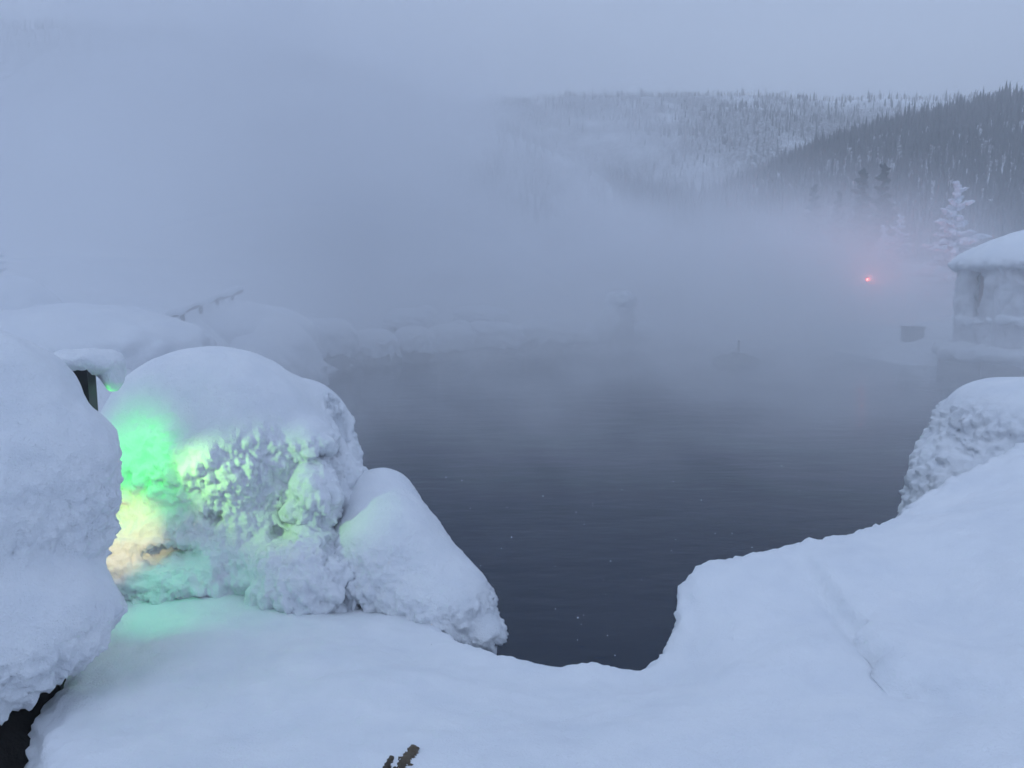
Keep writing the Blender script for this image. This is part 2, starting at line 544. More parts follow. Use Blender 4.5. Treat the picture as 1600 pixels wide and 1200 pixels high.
def f_ledge(P):
    X, Y, Z = P[:, 0], P[:, 1], P[:, 2]
    top = (Z - bil(_hg, X, Y)) * .93
    pit = sstep(-.9, -1.2, X) * sstep(4.1, 3.5, Y)
    side = bil(_fg, X, Y) + (.10 - .38 * pit) * (1.0 - Z)    # undercut over the water, sloping down into the hollow on the left
    return smax(top, side, .10)
def near_snow():
    V, Q = isomesh(f_ledge, (-3.5, -2.6, -.25), (4.55, 4.95, 2.35), .024)
    N = grad_n(f_ledge, V)
    steep = 1 - sstep(.2, .7, N[:, 2])
    edge = sstep(-.16, .02, bil(_fg, V[:, 0], V[:, 1]))
    disp = .017 * fbm(V, 2.6, 3, 21) + .0040 * fbm(V, 13, 3, 22) + .006 * fbm(V, 5.5, 2, 26)
    disp += (.030 * billow(V, 10.0, 3, 23)) * np.maximum(steep, .75 * edge)
    disp += .034 * fbm(V, 1.3, 2, 25)
    V = V + N * disp[:, None]
    # the drift right of the hollow is a mound of its own; the rest is the ledge
    c = V[Q].mean(1)
    line = (c[:, 0] - (.92 + .40 * np.clip(3.6 - c[:, 1], -1, 2.2)))
    right = (line > 0) & (c[:, 1] > 1.2)
    for sel, name in ((right, 'm'), (~right, 'l')):
        q = Q[sel]
        u, inv = np.unique(q, return_inverse=True)
        me = mesh_from('snow_mound' if name == 'm' else 'snow_ledge', V[u], inv.reshape(q.shape))
        nn = grad_n(lambda P: f_ledge(P), V[u])
        o = link(me.name, me, M['snow'])
        if name == 'm':
            tag(o, 'broad smooth snow mound with a shallow crease, rising at the near right corner', 'snow mound')
        else:
            tag(o, 'flat foreground snow ledge dipping to the dark water at its middle', 'snow bank')
near_snow()

# ------------------------------------------------------------------ near boulders under deep snow and rime
def hit(f, px, py, y0=1.5, y1=9.0):
    ys = np.linspace(y0, y1, 1500)
    P = np.array([W(px, py, y) for y in ys])
    v = f(P)
    k = np.argmax(v < 0)
    return P[k] if (v < 0).any() else P[-1]

def snow_boulder(name, f, lo, hi, h, label, core, rime=(.035, 9.0), seed=0, holes=(), smooth_top=(.25, .75), base=None, rough_below=None, lump=.012):
    """f: distance field of the snowy mass; core: field of the dark rock inside it, bared in the holes"""
    cuts = []
    for (px, py, r) in holes:
        r_ = random.Random(int(px * 7 + py))
        n = 1 if r[0] > .1 else 5
        for q in range(n):
            u = 0 if n == 1 else (q / (n - 1) - .5) * 2
            p = hit(f, px + u * r[0] * 150 + (n > 1) * r_.uniform(-6, 6), py + (n > 1) * (u * r[2] * 90 * r_.choice((-1, 1, 1)) + r_.uniform(-5, 5)))
            w = 1.0 if n == 1 else r_.uniform(.38, .72)
            cuts.append((p, (r[0] * w, r[1] * (1 if n == 1 else r_.uniform(.7, 1.2)), r[2] * (w if n == 1 else r_.uniform(.5, 1.0)))))
    def g(P):
        v = f(P)
        for p, r in cuts:
            k = np.abs(P - p).max(1) < max(r) + .08
            if k.any():
                v[k] = smax(v[k], -ell(P[k], p, r), .04 if r[0] > .1 else .018)
        return v
    V, Q = isomesh(g, lo, hi, h)
    N = grad_n(g, V)
    steep = 1 - sstep(smooth_top[0], smooth_top[1], N[:, 2] + .18 * pnoise(V, 2.2, seed + 4))
    if rough_below is not None:
        steep = np.maximum(steep, .60 * sstep(rough_below, rough_below - .35, V[:, 2] + .25 * pnoise(V, 2.0, seed + 8)))
    disp = lump * fbm(V, 2.2 + 60 * (lump - .012), 2, seed + 1)
    big = billow(V, rime[1] * .42, 2, seed + 7)
    D = V * np.array((1, 1, .72))                           # frost lumps hang a little downward
    disp += steep * (rime[0] * billow(D, rime[1], 3, seed + 2) + rime[0] * .9 * big + .020 * billow(D, 21, 2, seed + 3) + .006 * billow(V, 48, 1, seed + 6))
    disp += (1 - steep) * .003 * fbm(V, 11, 2, seed + 5)
    V = V + N * disp[:, None]
    b = V.mean(0) if base is None else np.asarray(base)
    root = empty(name, (b[0], b[1], max(V[:, 2].min(), 0)))
    tag(root, label, 'boulder', 'snow laden boulders beside the near ledge')
    link('snow_cover', mesh_from('snow_cover', V, Q), M['rime'], root)
    Vc, Qc = isomesh(core, lo, hi, .045)
    Vc = Vc + grad_n(core, Vc) * (.03 * fbm(Vc, 5, 3, seed + 9))[:, None]
    link('rock', mesh_from('rock', Vc, Qc, False), M['rock'], root)
    return root

# the tall boulder behind the lamp, facing the pool
B2 = [(W(335, 705, 4.75), (.70, .60, .66)), (W(325, 850, 4.70), (.76, .66, .62)), (W(475, 690, 5.05), (.33, .40, .41)),
      (W(505, 800, 4.85), (.33, .40, .45)), (W(205, 865, 4.30), (.26, .28, .20)), (W(255, 905, 4.15), (.36, .22, .15)),
      (W(480, 905, 4.25), (.33, .34, .30)), (W(335, 715, 4.38), (.22, .24, .24)), (W(200, 740, 4.42), (.22, .24, .30))]
def f_b2(P):
    v = ell(P, *B2[0])
    for c, r in B2[1:]:
        v = smin(v, ell(P, c, r), .12)
    v = smin(v, ell(P, W(490, 775, 4.40), (.16, .16, .20)), .05)
    v = smin(v, ell(P, W(470, 690, 4.60), (.20, .22, .16)), .05)
    v = smin(v, cap(P, W(330, 900, 4.8), W(330, 900, 4.8) - np.array((0, 0, .9)), .62, .7), .1)
    return v
def c_b2(P):
    return f_b2(P) + .15 + .03 * pnoise(P, 3.0, 40)
snow_boulder('snow_boulder', f_b2, (-2.75, 3.6, .35), (-.55, 5.75, 2.45), .0115,
             'tall domed snow boulder lit green and yellow on its lumpy frosted face', c_b2, rime=(.038, 9.0), seed=60, smooth_top=(-.05, .50), rough_below=1.75,
             holes=[(262, 868, (.17, .12, .05)), (332, 812, (.04, .07, .05)), (437, 845, (.07, .12, .035)),
                    (523, 850, (.06, .16, .08)), (536, 650, (.12, .13, .20)), (512, 712, (.08, .10, .035)), (548, 935, (.03, .20, .10))])

# the low boulder at its foot, sloping to the water
def f_b3(P):
    v = ell(P, W(612, 905, 4.45), (.40, .42, .50))
    v = smin(v, ell(P, W(700, 950, 4.22), (.27, .30, .24)), .26)
    v = smin(v, ell(P, W(752, 990, 4.08), (.13, .16, .10)), .06)
    v = smin(v, ell(P, W(592, 795, 4.80), (.26, .3, .25)), .22)
    v = smin(v, cap(P, W(640, 960, 4.5), W(640, 960, 4.5) - np.array((0, 0, .9)), .40, .45), .12)
    return v
snow_boulder('snow_boulder', f_b3, (-1.35, 3.4, -.05), (.15, 5.5, 1.75), .0115,
             'low snow boulder sloping down to the dark water, right of the green lit one', lambda P: f_b3(P) + .10, rime=(.026, 11.0), seed=80,
             holes=[(560, 965, (.05, .12, .04))])

# the nearest boulder, cut by the left edge of the picture, hanging over a dark hollow
def f_b1(P):
    v = ell(P, W(5, 745, 3.15), (.38, .34, .59))
    v = smin(v, ell(P, W(18, 650, 3.18), (.25, .26, .30)), .10)
    v = smin(v, ell(P, W(-45, 800, 3.1), (.48, .38, .60)), .12)
    v = smin(v, ell(P, W(78, 735, 3.15), (.25, .28, .33)), .10)
    v = smin(v, ell(P, W(60, 965, 2.98), (.29, .28, .25)), .08)
    v = smin(v, ell(P, W(-20, 1010, 2.8), (.26, .24, .22)), .10)
    v = smin(v, ell(P, W(-170, 900, 2.9), (.5, .42, .6)), .2)
    return v
snow_boulder('snow_boulder', f_b1, (-3.3, 2.2, .2), (-1.3, 3.75, 2.62), .0135,
             'nearest snow boulder at the left edge, overhanging a black hollow', lambda P: f_b1(P) + .10, rime=(.020, 12.0), lump=.034, seed=100, smooth_top=(-.45, .45))

# the flat topped boulder beyond the right hand mound
def f_b4(P):
    v = ell(P, W(1640, 735, 6.6), (.86, .8, .80), p=3.2)
    v = smin(v, ell(P, W(1600, 800, 6.5), (.86, .8, .62), p=3.0), .2)
    v = smin(v, ell(P, W(1570, 880, 6.4), (.80, .8, .5)), .25)
    v = smin(v, cap(P, W(1580, 860, 6.5), W(1580, 860, 6.5) - np.array((0, 0, .8)), .75, .85), .2)
    return v
snow_boulder('snow_boulder', f_b4, (3.0, 5.2, -.15), (5.9, 7.8, 2.1), .022,
             'flat topped snow boulder with a cracked icy side, beyond the right mound', lambda P: f_b4(P) + .055, rime=(.045, 8.5), seed=120, smooth_top=(.3, .8),
             holes=[(1490, 690, (.05, .1, .03)), (1500, 672, (.04, .1, .05)), (1508, 705, (.06, .1, .02)), (1465, 725, (.03, .1, .04))])

# dark rocks in the hollow under the nearest boulder, and a lichened rock breaking through the ledge
def rock_lump(name, f, lo, hi, h, m, label, amp=.05, sc_=5.0, seed=0):
    V, Q = isomesh(f, lo, hi, h)
    V = V + grad_n(f, V) * (amp * billow(V, sc_, 3, seed))[:, None]
    o = link(name, mesh_from(name, V, Q, False), m)
    return tag(o, label, 'rock')
rock_lump('hollow_rock', lambda P: smin(ell(P, (-2.25, 3.2, .4), (.52, .5, .6)), ell(P, (-2.5, 2.6, .3), (.6, .6, .5)), .1),
          (-3.3, 1.8, -.3), (-1.4, 3.9, 1.3), (.04), M['wet_rock'], 'bare black rock in the hollow at the bottom left corner', seed=140)
def f_lich(P):
    a, b = W(648, 1168, 2.43), W(622, 1215, 2.31)
    v = cap(P, a + (0, 0, -.010), b + (0, 0, -.008), .018, .032)
    return smin(v, cap(P, W(611, 1186, 2.38) + (0, 0, .000), W(600, 1215, 2.31) + (0, 0, .002), .010, .018), .01)
_c = W(630, 1190, 2.37)
rock_lump('lichened_rock', f_lich, _c - .16, _c + .16, .006, M['dry_rock'], 'brown lichened rock tip poking through the snow at the bottom edge', .014, 42, 150)

# ------------------------------------------------------------------ the lamp between the boulders
def floodlight():
    b = W(122, 900, 3.62)
    top = W(128, 566, 3.62)
    root = empty('floodlight', (b[0], b[1], .95))
    tag(root, 'black floodlight housing capped with snow behind the nearest boulder, shining green', 'floodlight')
    m = MB(); hgt = top[2] - 1.25
    m.box((top[0] - .035, top[1], top[2] - .13), (.14, .12, .26), R(12)); m.box((top[0] - .13, top[1], top[2] - .262 - (hgt - .26) / 2), (.12, .11, hgt - .26), R(12)); m.build('housing', M['black'], root)
    m = MB(); m.tube([(top[0] - .14, top[1], .8), (top[0] - .14, top[1], 1.27)], [.03, .03]); m.build('post', M['black'], root)
    m = MB(); m.box((top[0] - .064, top[1] + .012, 1.78), (.012, .09, .14), R(12)); m.build('green_lens', mat_emit('green_lens', (.08, 1.0, .28), 4.0), root)
    m = MB(); m.box((top[0] - .064, top[1] + .012, 1.45), (.012, .09, .10), R(12)); m.build('amber_lens', mat_emit('amber_lens', (1.0, .62, .2), 3.0), root)
    def fc(P):
        v = ell(P, top + np.array((.02, .10, -.01)), (.11, .14, .055))
        v = smin(v, ell(P, top + np.array((.075, .13, -.06)), (.045, .08, .10)), .04)
        return smin(v, ell(P, top + np.array((-.06, .0, .01)), (.12, .13, .045)), .06)
    V, Q = isomesh(fc, top - .35, top + .4, .011)
    V = V + grad_n(fc, V) * (.008 * billow(V, 16, 2, 160))[:, None]
    link('snow_cap', mesh_from('snow_cap', V, Q), M['rime'], root)
    def spot(name, loc, at, col, e, ang, blend, r):
        l = bpy.data.lights.new(name, 'SPOT')
        l.energy, l.color, l.spot_size, l.spot_blend, l.shadow_soft_size = e, col, R(ang), blend, r
        o = bpy.data.objects.new(name, l); sc.collection.objects.link(o)
        o.parent = root; o.matrix_parent_inverse = Matrix.Translation(-root.location)
        o.location = tuple(loc)
        o.rotation_euler = (Vector(at) - Vector(loc)).to_track_quat('-Z', 'Y').to_euler()
    p = Vector((top[0] - .03, top[1], 1.78))
    spot('green_beam', p, W(480, 765, 4.45), (.42, 1.0, .24), 22.0, 50, .9, .03)
    spot('green_flood', p, W(205, 725, 4.2), (.04, 1.0, .10), 15.0, 80, 1.0, .03)
    spot('green_spill', p, W(158, 596, 3.75), (.05, 1.0, .10), 6.0, 34, .6, .02)
    q = Vector((top[0] - .03, top[1], 1.45))
    spot('amber_beam', q, W(185, 835, 4.1), (1.0, .76, .26), 8.5, 62, .8, .03)
    spot('teal_wash', q, W(300, 960, 3.9), (.05, 1.0, .40), 4.5, 74, .9, .03)
floodlight()

# ------------------------------------------------------------------ far snow boulders round the pool
def proto_boulder(k):
    def f(P):
        v = ell(P, (0, 0, .35), (.5, .45, .42), p=2.4)
        r_ = random.Random(k * 13 + 5)
        for _ in range(4):
            a = r_.uniform(0, 6.28)
            v = smin(v, ell(P, (.33 * math.cos(a), .28 * math.sin(a), r_.uniform(.2, .62)), (r_.uniform(.16, .28),) * 3), .1)
        return v
    V, Q = isomesh(f, (-.8, -.8, -.1), (.8, .8, 1.1), .034)
    N = grad_n(f, V)
    steep = 1 - sstep(.2, .8, N[:, 2])
    V = V + N * (steep * (.05 * billow(V, 4.5, 3, 200 + k)) + .012 * fbm(V, 3, 2, 210 + k))[:, None]
    cover = mesh_from('snow_cover', V, Q); cover.materials.append(M['far_snow_b'])
    def g(P):
        return ell(P, (0, 0, .12), (.50, .45, .26), p=2.6)
    Vr, Qr = isomesh(g, (-.8, -.8, -.3), (.8, .8, .6), .05)
    Vr = Vr + grad_n(g, Vr) * (.06 * billow(Vr, 4, 2, 220 + k))[:, None]
    rock = mesh_from('rock', Vr, Qr, False); rock.materials.append(M['rock'])
    return cover, rock
M['far_snow_b'] = mat_snow('boulder_snow', fine=30, coarse=6, d_f=.01, d_c=.03)
PB = [proto_boulder(k) for k in range(4)]
def far_boulder(px, py_base, wpx, hpx, Y, label, k, rz=0.0, group='snow laden boulders on the far bank', sink=.0):
    p = W(px, py_base, Y)
    s = Y / FPX
    root = empty('snow_boulder', p)
    root.rotation_euler = (0, 0, rz)
    root.scale = (wpx * s, wpx * s * .9, hpx * s / .80)
    tag(root, label, 'boulder', group)
    for me, nm in zip(PB[k % 4], ('snow_cover', 'rock')):
        o = bpy.data.objects.new(nm, me); sc.collection.objects.link(o); o.parent = root
FB = [
    (498, 570, 105, 75, 23.5, 'snow boulder seen just right of the tall green lit boulder, across the water'),
    (585, 572, 90, 62, 25.0, 'snow boulder at the left end of the far waterline'),
    (648, 562, 72, 55, 26.0, 'snow boulder overhanging the water left of the dark notch'),
    (700, 556, 80, 52, 27.0, 'snow boulder directly left of the dark notch in the far bank'),
    (775, 550, 95, 50, 28.0, 'long snow boulder right of the dark notch in the far bank'),
    (850, 543, 85, 48, 29.0, 'snow boulder midway between the dark notch and the capped pillar'),
    (910, 538, 75, 36, 29.8, 'low snow boulder beside the capped pillar on the far bank'),
    (640, 520, 80, 40, 28.5, 'snow boulder on the second row of the far bank, left'),
    (755, 515, 90, 38, 31.0, 'snow boulder on the second row of the far bank, right'),
]
for i, a in enumerate(FB):
    far_boulder(*a, k=i, rz=i * 1.3)
def bank_mound(px, py_top, wpx, Y, label, seed):
    p = W(px, py_top, Y); s_ = Y / FPX
    z0 = float(ground_h(np.array([p[0]]), np.array([p[1]]))[0]) - .5
    hh, w = p[2] - z0, wpx * s_ / 2
    c = np.array((p[0], p[1], z0))
    def f(P):
        P = np.stack([P[:, 0], P[:, 1], np.maximum(P[:, 2], c[2])], 1)
        v = ell(P, c, (w, w * .8, hh))
        r_ = random.Random(seed)
        for _ in range(4):
            v = smin(v, ell(P, c + np.array((r_.uniform(-.7, .7) * w, r_.uniform(-.6, .2) * w, 0)), (w * .5, w * .45, hh * r_.uniform(.55, .9))), .35)
        return v
    V, Q = isomesh(f, c - (w * 1.5, w * 1.5, 2.2), c + (w * 1.5, w * 1.5, hh + .4), .07)
    N = grad_n(f, V)
    V = V + N * (.07 * fbm(V, .9, 3, seed) + (1 - sstep(.2, .8, N[:, 2])) * .09 * billow(V, 2.4, 3, seed + 3))[:, None]
    tag(link('snow_mound', mesh_from('snow_mound', V, Q), M['far_snow_b']), label, 'snow mound', 'snow mounds on the left bank')
for i, a in enumerate([
    (410, 492, 190, 19.5, 'snow mound behind the right shoulder of the tall green lit boulder'),
    (345, 470, 300, 20.5, 'snow mound below the top of the sloping handrail'),
    (110, 478, 420, 14.0, 'wide snow mound behind the floodlight'),
    (-40, 425, 260, 15.5, 'snow mound at the left edge behind the nearest boulder')]):
    bank_mound(*a, seed=300 + 7 * i)

def capped_pillar():
    p = W(970, 535, 30.0); s = 30.0 / FPX
    root = empty('rock_pillar', p)
    tag(root, 'upright rock pillar with a round snow cap on the far bank', 'rock')
    def f(P):
        return smin(cap(P, p + (0, 0, -.5), p + (0, 0, 1.3), .62, .45), ell(P, p + np.array((.35, 0, .2)), (.75, .6, .6)), .2)
    V, Q = isomesh(f, p - (1.5, 1.3, .9), p + (1.6, 1.3, 2.4), .07)
    V = V + grad_n(f, V) * (.12 * billow(V, 2.2, 3, 231))[:, None]
    link('rock', mesh_from('rock', V, Q, False), M['frost_wood'], root)
    def f2(P):
        v = smin(ell(P, p + (-.02, 0, 1.62), (.62, .56, .40)), ell(P, p + (-.42, -.1, .75), (.5, .6, .62)), .2)
        return smin(v, ell(P, p + (.75, -.1, .45), (.55, .6, .35)), .15)
    V, Q = isomesh(f2, p - (1.5, 1.3, .6), p + (1.6, 1.3, 2.6), .06)
    V = V + grad_n(f2, V) * (.06 * billow(V, 3.5, 3, 232))[:, None]
    link('snow_cap', mesh_from('snow_cap', V, Q), M['far_snow_b'], root)
capped_pillar()

def islet(px, py, Y, wpx, hpx, label, name, stick=False):
    p = G(px, py, 0.0); s = p[1] / FPX
    def f(P):
        return smin(ell(P, p, (wpx * s / 2, wpx * s * .35, hpx * s)), ell(P, p + np.array((wpx * s * .3, 0, 0)), (wpx * s * .35, wpx * s * .3, hpx * s * .6)), .2)
    V, Q = isomesh(f, p - (3, 3, .5), p + (3, 3, 1.2), .08)
    V = V + grad_n(f, V) * (.10 * billow(V, 2.2, 3, 240))[:, None]
    root = empty(name, p)
    tag(root, label, 'rock')
    link('rock', mesh_from('rock', V, Q, False), M['rock'], root)
    if stick:
        m = MB(); m.tube([p + (.15, 0, .2), p + (.18, 0, hpx * s + .45)], [.05, .03], 6); m.build('stick', M['bark'], root)
islet(1145, 566, 25, 66, 13, 'low dark rock with an upright stick standing in the misty water', 'water_rock', True)

def crate():
    p = W(1424, 550, 26.5); p[2] = float(ground_h(np.array([p[0]]), np.array([p[1]]))[0]) - .16
    root = empty('timber_box', p)
    tag(root, 'small dark square timber box by the water, left of the snowy gazebo', 'box')
    m = MB(); m.box((p[0], p[1], p[2] + .25), (.50, .50, .50), .3); m.build('body', M['wood'], root)
    for k in range(4):
        for q in range(3):
            mm = MB(); mm.box((p[0] - .262 * math.sin(.3 + math.pi / 2 * k), p[1] + .262 * math.cos(.3 + math.pi / 2 * k), p[2] + .09 + .16 * q), (.46, .03, .14), .3 + math.pi / 2 * k); mm.build('side_board', M['wood'], root)
    m = MB(); m.box((p[0], p[1], p[2] + .53), (.56, .56, .05), .3); m.build('lid', M['wood'], root)
crate()

# ------------------------------------------------------------------ snowy gazebo at the right edge
def gazebo():
    c = W(1640, 574, 22.5); c[2] = 0
    Rr = 2.42
    z0 = .32
    root = empty('gazebo', (c[0], c[1], 0))
    tag(root, 'frosted gazebo with a thick domed snow roof at the right edge', 'gazebo')
    ang = [R(22.5 + 45 * k) for k in range(8)]
    def ring(r, z): return [(c[0] + r * math.cos(a), c[1] + r * math.sin(a), z) for a in ang]
    m = MB()
    v = ring(Rr + .45, -.6) + ring(Rr + .45, .42)
    m.add(v, [(k, (k + 1) % 8, 8 + (k + 1) % 8, 8 + k) for k in range(8)] + [tuple(range(8, 16))]); m.build('base', M['wood'], root)
    for k in range(8):                                                  # boards of the base skirt
        a0, a1 = np.array(ring(Rr + .46, 0)[k]), np.array(ring(Rr + .46, 0)[(k + 1) % 8])
        mid = (a0 + a1) / 2
        rz = math.atan2(a1[1] - a0[1], a1[0] - a0[0])
        for j in range(3):
            mm = MB(); mm.box((mid[0], mid[1], .02 + .15 * j), (np.linalg.norm(a1 - a0) - .03, .04, .13), rz); mm.build('skirt_board', M['wood'], root)
    # snow lying on the deck
    def fs(P):
        r = np.hypot(P[:, 0] - c[0], P[:, 1] - c[1])
        v = smax(r - (Rr + .62), np.abs(P[:, 2] - .58) - .20 - .05 * pnoise(P, 1.2, 5), .25)
        w = smax(r - (Rr + .16), np.abs(P[:, 2] - 1.50 - .10 * pnoise(P, .7, 16)) - .10 - .08 * pnoise(P, 1.4, 6), .15)
        return np.minimum(v, smax(w, -(r - (Rr - .22)), .1))
    V, Q = isomesh(fs, (c[0] - 3.6, c[1] - 3.6, .1), (c[0] + 3.6, c[1] + 3.6, 2.1), .085)
    V = V + grad_n(fs, V) * (.11 * billow(V, 2.2, 3, 260))[:, None]
    link('snow_skirt', mesh_from('snow_skirt', V, Q), M['far_snow_b'], root)
    # walls: low frosted panel, posts, arched openings
    P8 = ring(Rr, 0)
    for k in range(8):
        a0, a1 = np.array(P8[k]), np.array(P8[(k + 1) % 8])
        mid = (a0 + a1) / 2; L = np.linalg.norm(a1 - a0); t = (a1 - a0) / L; n = np.array((t[1], -t[0], 0))
        rz = math.atan2(t[1], t[0])
        m = MB(); m.tube([a0 + (0, 0, .7), a0 + (0, 0, 3.2)], [.13, .13], 8); m.build('post', M['frost_wood'], root)
        ow = .30
        m = MB(); m.box(mid - n * .22 + (0, 0, 2.2), (ow * 2 + .1, .03, 1.6), rz); m.build('window', M['redwood' if k % 2 else 'glass'], root)
    def fw(P):
        a = np.arctan2(P[:, 1] - c[1], P[:, 0] - c[0])
        r = np.hypot(P[:, 0] - c[0], P[:, 1] - c[1])
        s8 = (a - R(22.5)) % R(45) - R(22.5)
        ap = r * np.cos(s8)                                     # distance to the flat of the octagon
        v = smax(np.abs(ap - Rr * math.cos(R(22.5))) - .11 - .05 * pnoise(P, 1.1, 71), np.abs(P[:, 2] - 1.9) - 1.35, .08)
        lat = r * np.sin(s8)
        hole = np.sqrt((lat / .27) ** 2 + (np.clip(np.abs(P[:, 2] - 2.25) - .38, 0, None) / .34) ** 2) - 1
        return smax(v, -hole * .27, .08)
    V, Q = isomesh(fw, (c[0] - 3.1, c[1] - 3.1, .4), (c[0] + 3.1, c[1] + 3.1, 3.7), .065)
    V = V + grad_n(fw, V) * (.11 * billow(V * np.array((1, 1, .7)), 2.2, 3, 263) + .05 * billow(V, 6, 2, 264))[:, None]
    link('wall', mesh_from('wall', V, Q), M['frost_wood'], root)
    m = MB()
    v = ring(Rr + .22, 3.1) + ring(Rr + .22, 3.25)
    m.add(v, [(k, (k + 1) % 8, 8 + (k + 1) % 8, 8 + k) for k in range(8)] + [tuple(range(8, 16)), tuple(range(7, -1, -1))]); m.build('eave', M['redwood'], root)
    def fr(P):
        r = np.hypot(P[:, 0] - c[0], P[:, 1] - c[1])
        h = 4.20 - .95 * (r / (Rr + .3)) ** 2.2 + .05 * pnoise(P, .9, 3)
        return smax(smax(P[:, 2] - h, 2.98 + .10 * pnoise(P, 1.3, 8) - P[:, 2], .2), r - (Rr + .40), .4)
    V, Q = isomesh(fr, (c[0] - 3.4, c[1] - 3.4, 2.6), (c[0] + 3.4, c[1] + 3.4, 4.5), .08)
    N = grad_n(fr, V)
    V = V + N * ((1 - sstep(.2, .7, N[:, 2])) * .11 * billow(V, 2.6, 3, 262) + .03 * fbm(V, 1.1, 2, 265))[:, None]
    link('roof_snow', mesh_from('roof_snow', V, Q), M['far_snow_b'], root)
gazebo()

# ------------------------------------------------------------------ red lantern in the mist
def red_lamp():
    p = W(1355, 437, 35.0)
    root = empty('lamp_post', (p[0], p[1], .4))
    tag(root, 'post with a glowing red lamp shining through the mist', 'lamp')
    m = MB(); m.tube([(p[0], p[1], -.5), (p[0], p[1], p[2] - .1)], [.035, .03], 8); m.build('post', M['wood'], root)
    m = MB(); m.tube([(p[0], p[1], p[2] - .1), (p[0], p[1], p[2] - .06)], [.09, .09], 10); m.build('base_plate', M['black'], root)
    m = MB(); m.tube([(p[0], p[1], p[2] - .055), (p[0], p[1], p[2]), (p[0], p[1], p[2] + .05)], [.035, .05, .03], 10); m.build('bulb', mat_emit('red_bulb', (1.0, .07, .05), 60), root, True)
    m = MB(); m.tube([(p[0], p[1], p[2] + .085), (p[0], p[1], p[2] + .12)], [.09, .04], 10); m.build('cap', M['black'], root)
    l = bpy.data.lights.new('red_glow', 'POINT'); l.energy = 110; l.color = (1.0, .16, .10); l.shadow_soft_size = .05
    o = bpy.data.objects.new('red_glow', l); sc.collection.objects.link(o)
    o.parent = root; o.matrix_parent_inverse = Matrix.Translation(-root.location); o.location = (p[0], p[1] - .14, p[2])
red_lamp()

# ------------------------------------------------------------------ lodge in the mist and the rail on the left bank
def lodge():
    Y = 42.0
    a, b = W(372, 430, Y), W(560, 430, Y + 2)
    s = Y / FPX
    L = 15.0; rz = math.atan2(b[1] - a[1], b[0] - a[0])
    t = np.array((math.cos(rz), math.sin(rz), 0)); n = np.array((-t[1], t[0], 0))
    z0, z1 = .4, a[2] - .1
    root = empty('lodge', (a[0], a[1], z0))
    tag(root, 'long low red brown lodge with a snow covered roof, dim behind the steam', 'building')
    c = a + t * L / 2 + n * 3.0
    m = MB(); m.box((c[0], c[1], (z0 + z1) / 2 - .8), (L, 6, z1 - z0 + 1.6), rz); m.build('wall', M['redwood'], root)
    m = MB(); m.box((c[0], c[1], z1 + .06), (L + .8, 6.9, .12), rz); rf = m.build('roof', M['wood'], root)
    m = MB()
    Ls, Ws, zb = (L + .9) / 2, 3.55, z1 + .125
    def q(x, y, z): return c * np.array((1, 1, 0)) + t * x + n * y + np.array((0, 0, z))
    vv = [q(-Ls, -Ws, zb), q(Ls, -Ws, zb), q(Ls, Ws, zb), q(-Ls, Ws, zb), q(-Ls + .2, -Ws + .2, zb + .42), q(Ls - .2, -Ws + .2, zb + .42), q(Ls - .2, 0, zb + .95), q(-Ls + .2, 0, zb + .95), q(Ls - .2, Ws - .2, zb + .42), q(-Ls + .2, Ws - .2, zb + .42)]
    m.add(vv, [(0, 1, 5, 4), (4, 5, 6, 7), (7, 6, 8, 9), (2, 3, 9, 8), (1, 2, 8, 6, 5), (3, 0, 4, 7, 9), (3, 2, 1, 0)])
    sn = m.build('roof_snow', M['far_snow'], root)
    for x in (2.2, 5.0, 9.0, 12.0):
        p = a + t * x - n * .03
        m = MB(); m.box((p[0], p[1], z0 + 1.5), (1.1, .08, 1.0), rz); w = m.build('window', M['wood'], root)
        m = MB(); m.box(tuple(np.array((p[0], p[1], z0 + 1.5)) - n * .045), (.92, .03, .82), rz); g = m.build('pane', M['glass'], root); g.parent = w; g.matrix_parent_inverse = Matrix.Identity(4)
    p = a + t * 7.0 - n * .03
    m = MB(); m.box((p[0], p[1], z0 + 1.0), (1.0, .08, 2.0), rz); m.build('door', M['wood'], root)
lodge()

def rail():
    a, b = W(205, 520, 15.5), W(378, 455, 21.5)
    root = empty('handrail', (a[0], a[1], a[2] - .6))
    tag(root, 'dark sloping timber handrail half buried in snow on the left bank', 'railing')
    m = MB(); m.tube([a, a * .5 + b * .5 + (0, 0, .05), b], [.05, .05, .05], 6); m.build('top_rail', M['wood'], root)
    for k in range(6):
        p = a + (b - a) * (k + .3) / 6
        m = MB(); m.tube([p - (0, 0, .9), p], [.05, .05], 6); m.build('post', M['wood'], root)
    m = MB()
    pts = [a + (b - a) * k / 14 + np.array((0, .03, .11 + .03 * math.sin(k * 2.1))) for k in range(15)]
    m.tube(pts, [.08 + .03 * math.sin(k * 1.7) for k in range(15)], 8); m.build('snow_strip', M['far_snow_b'], root, True)
rail()

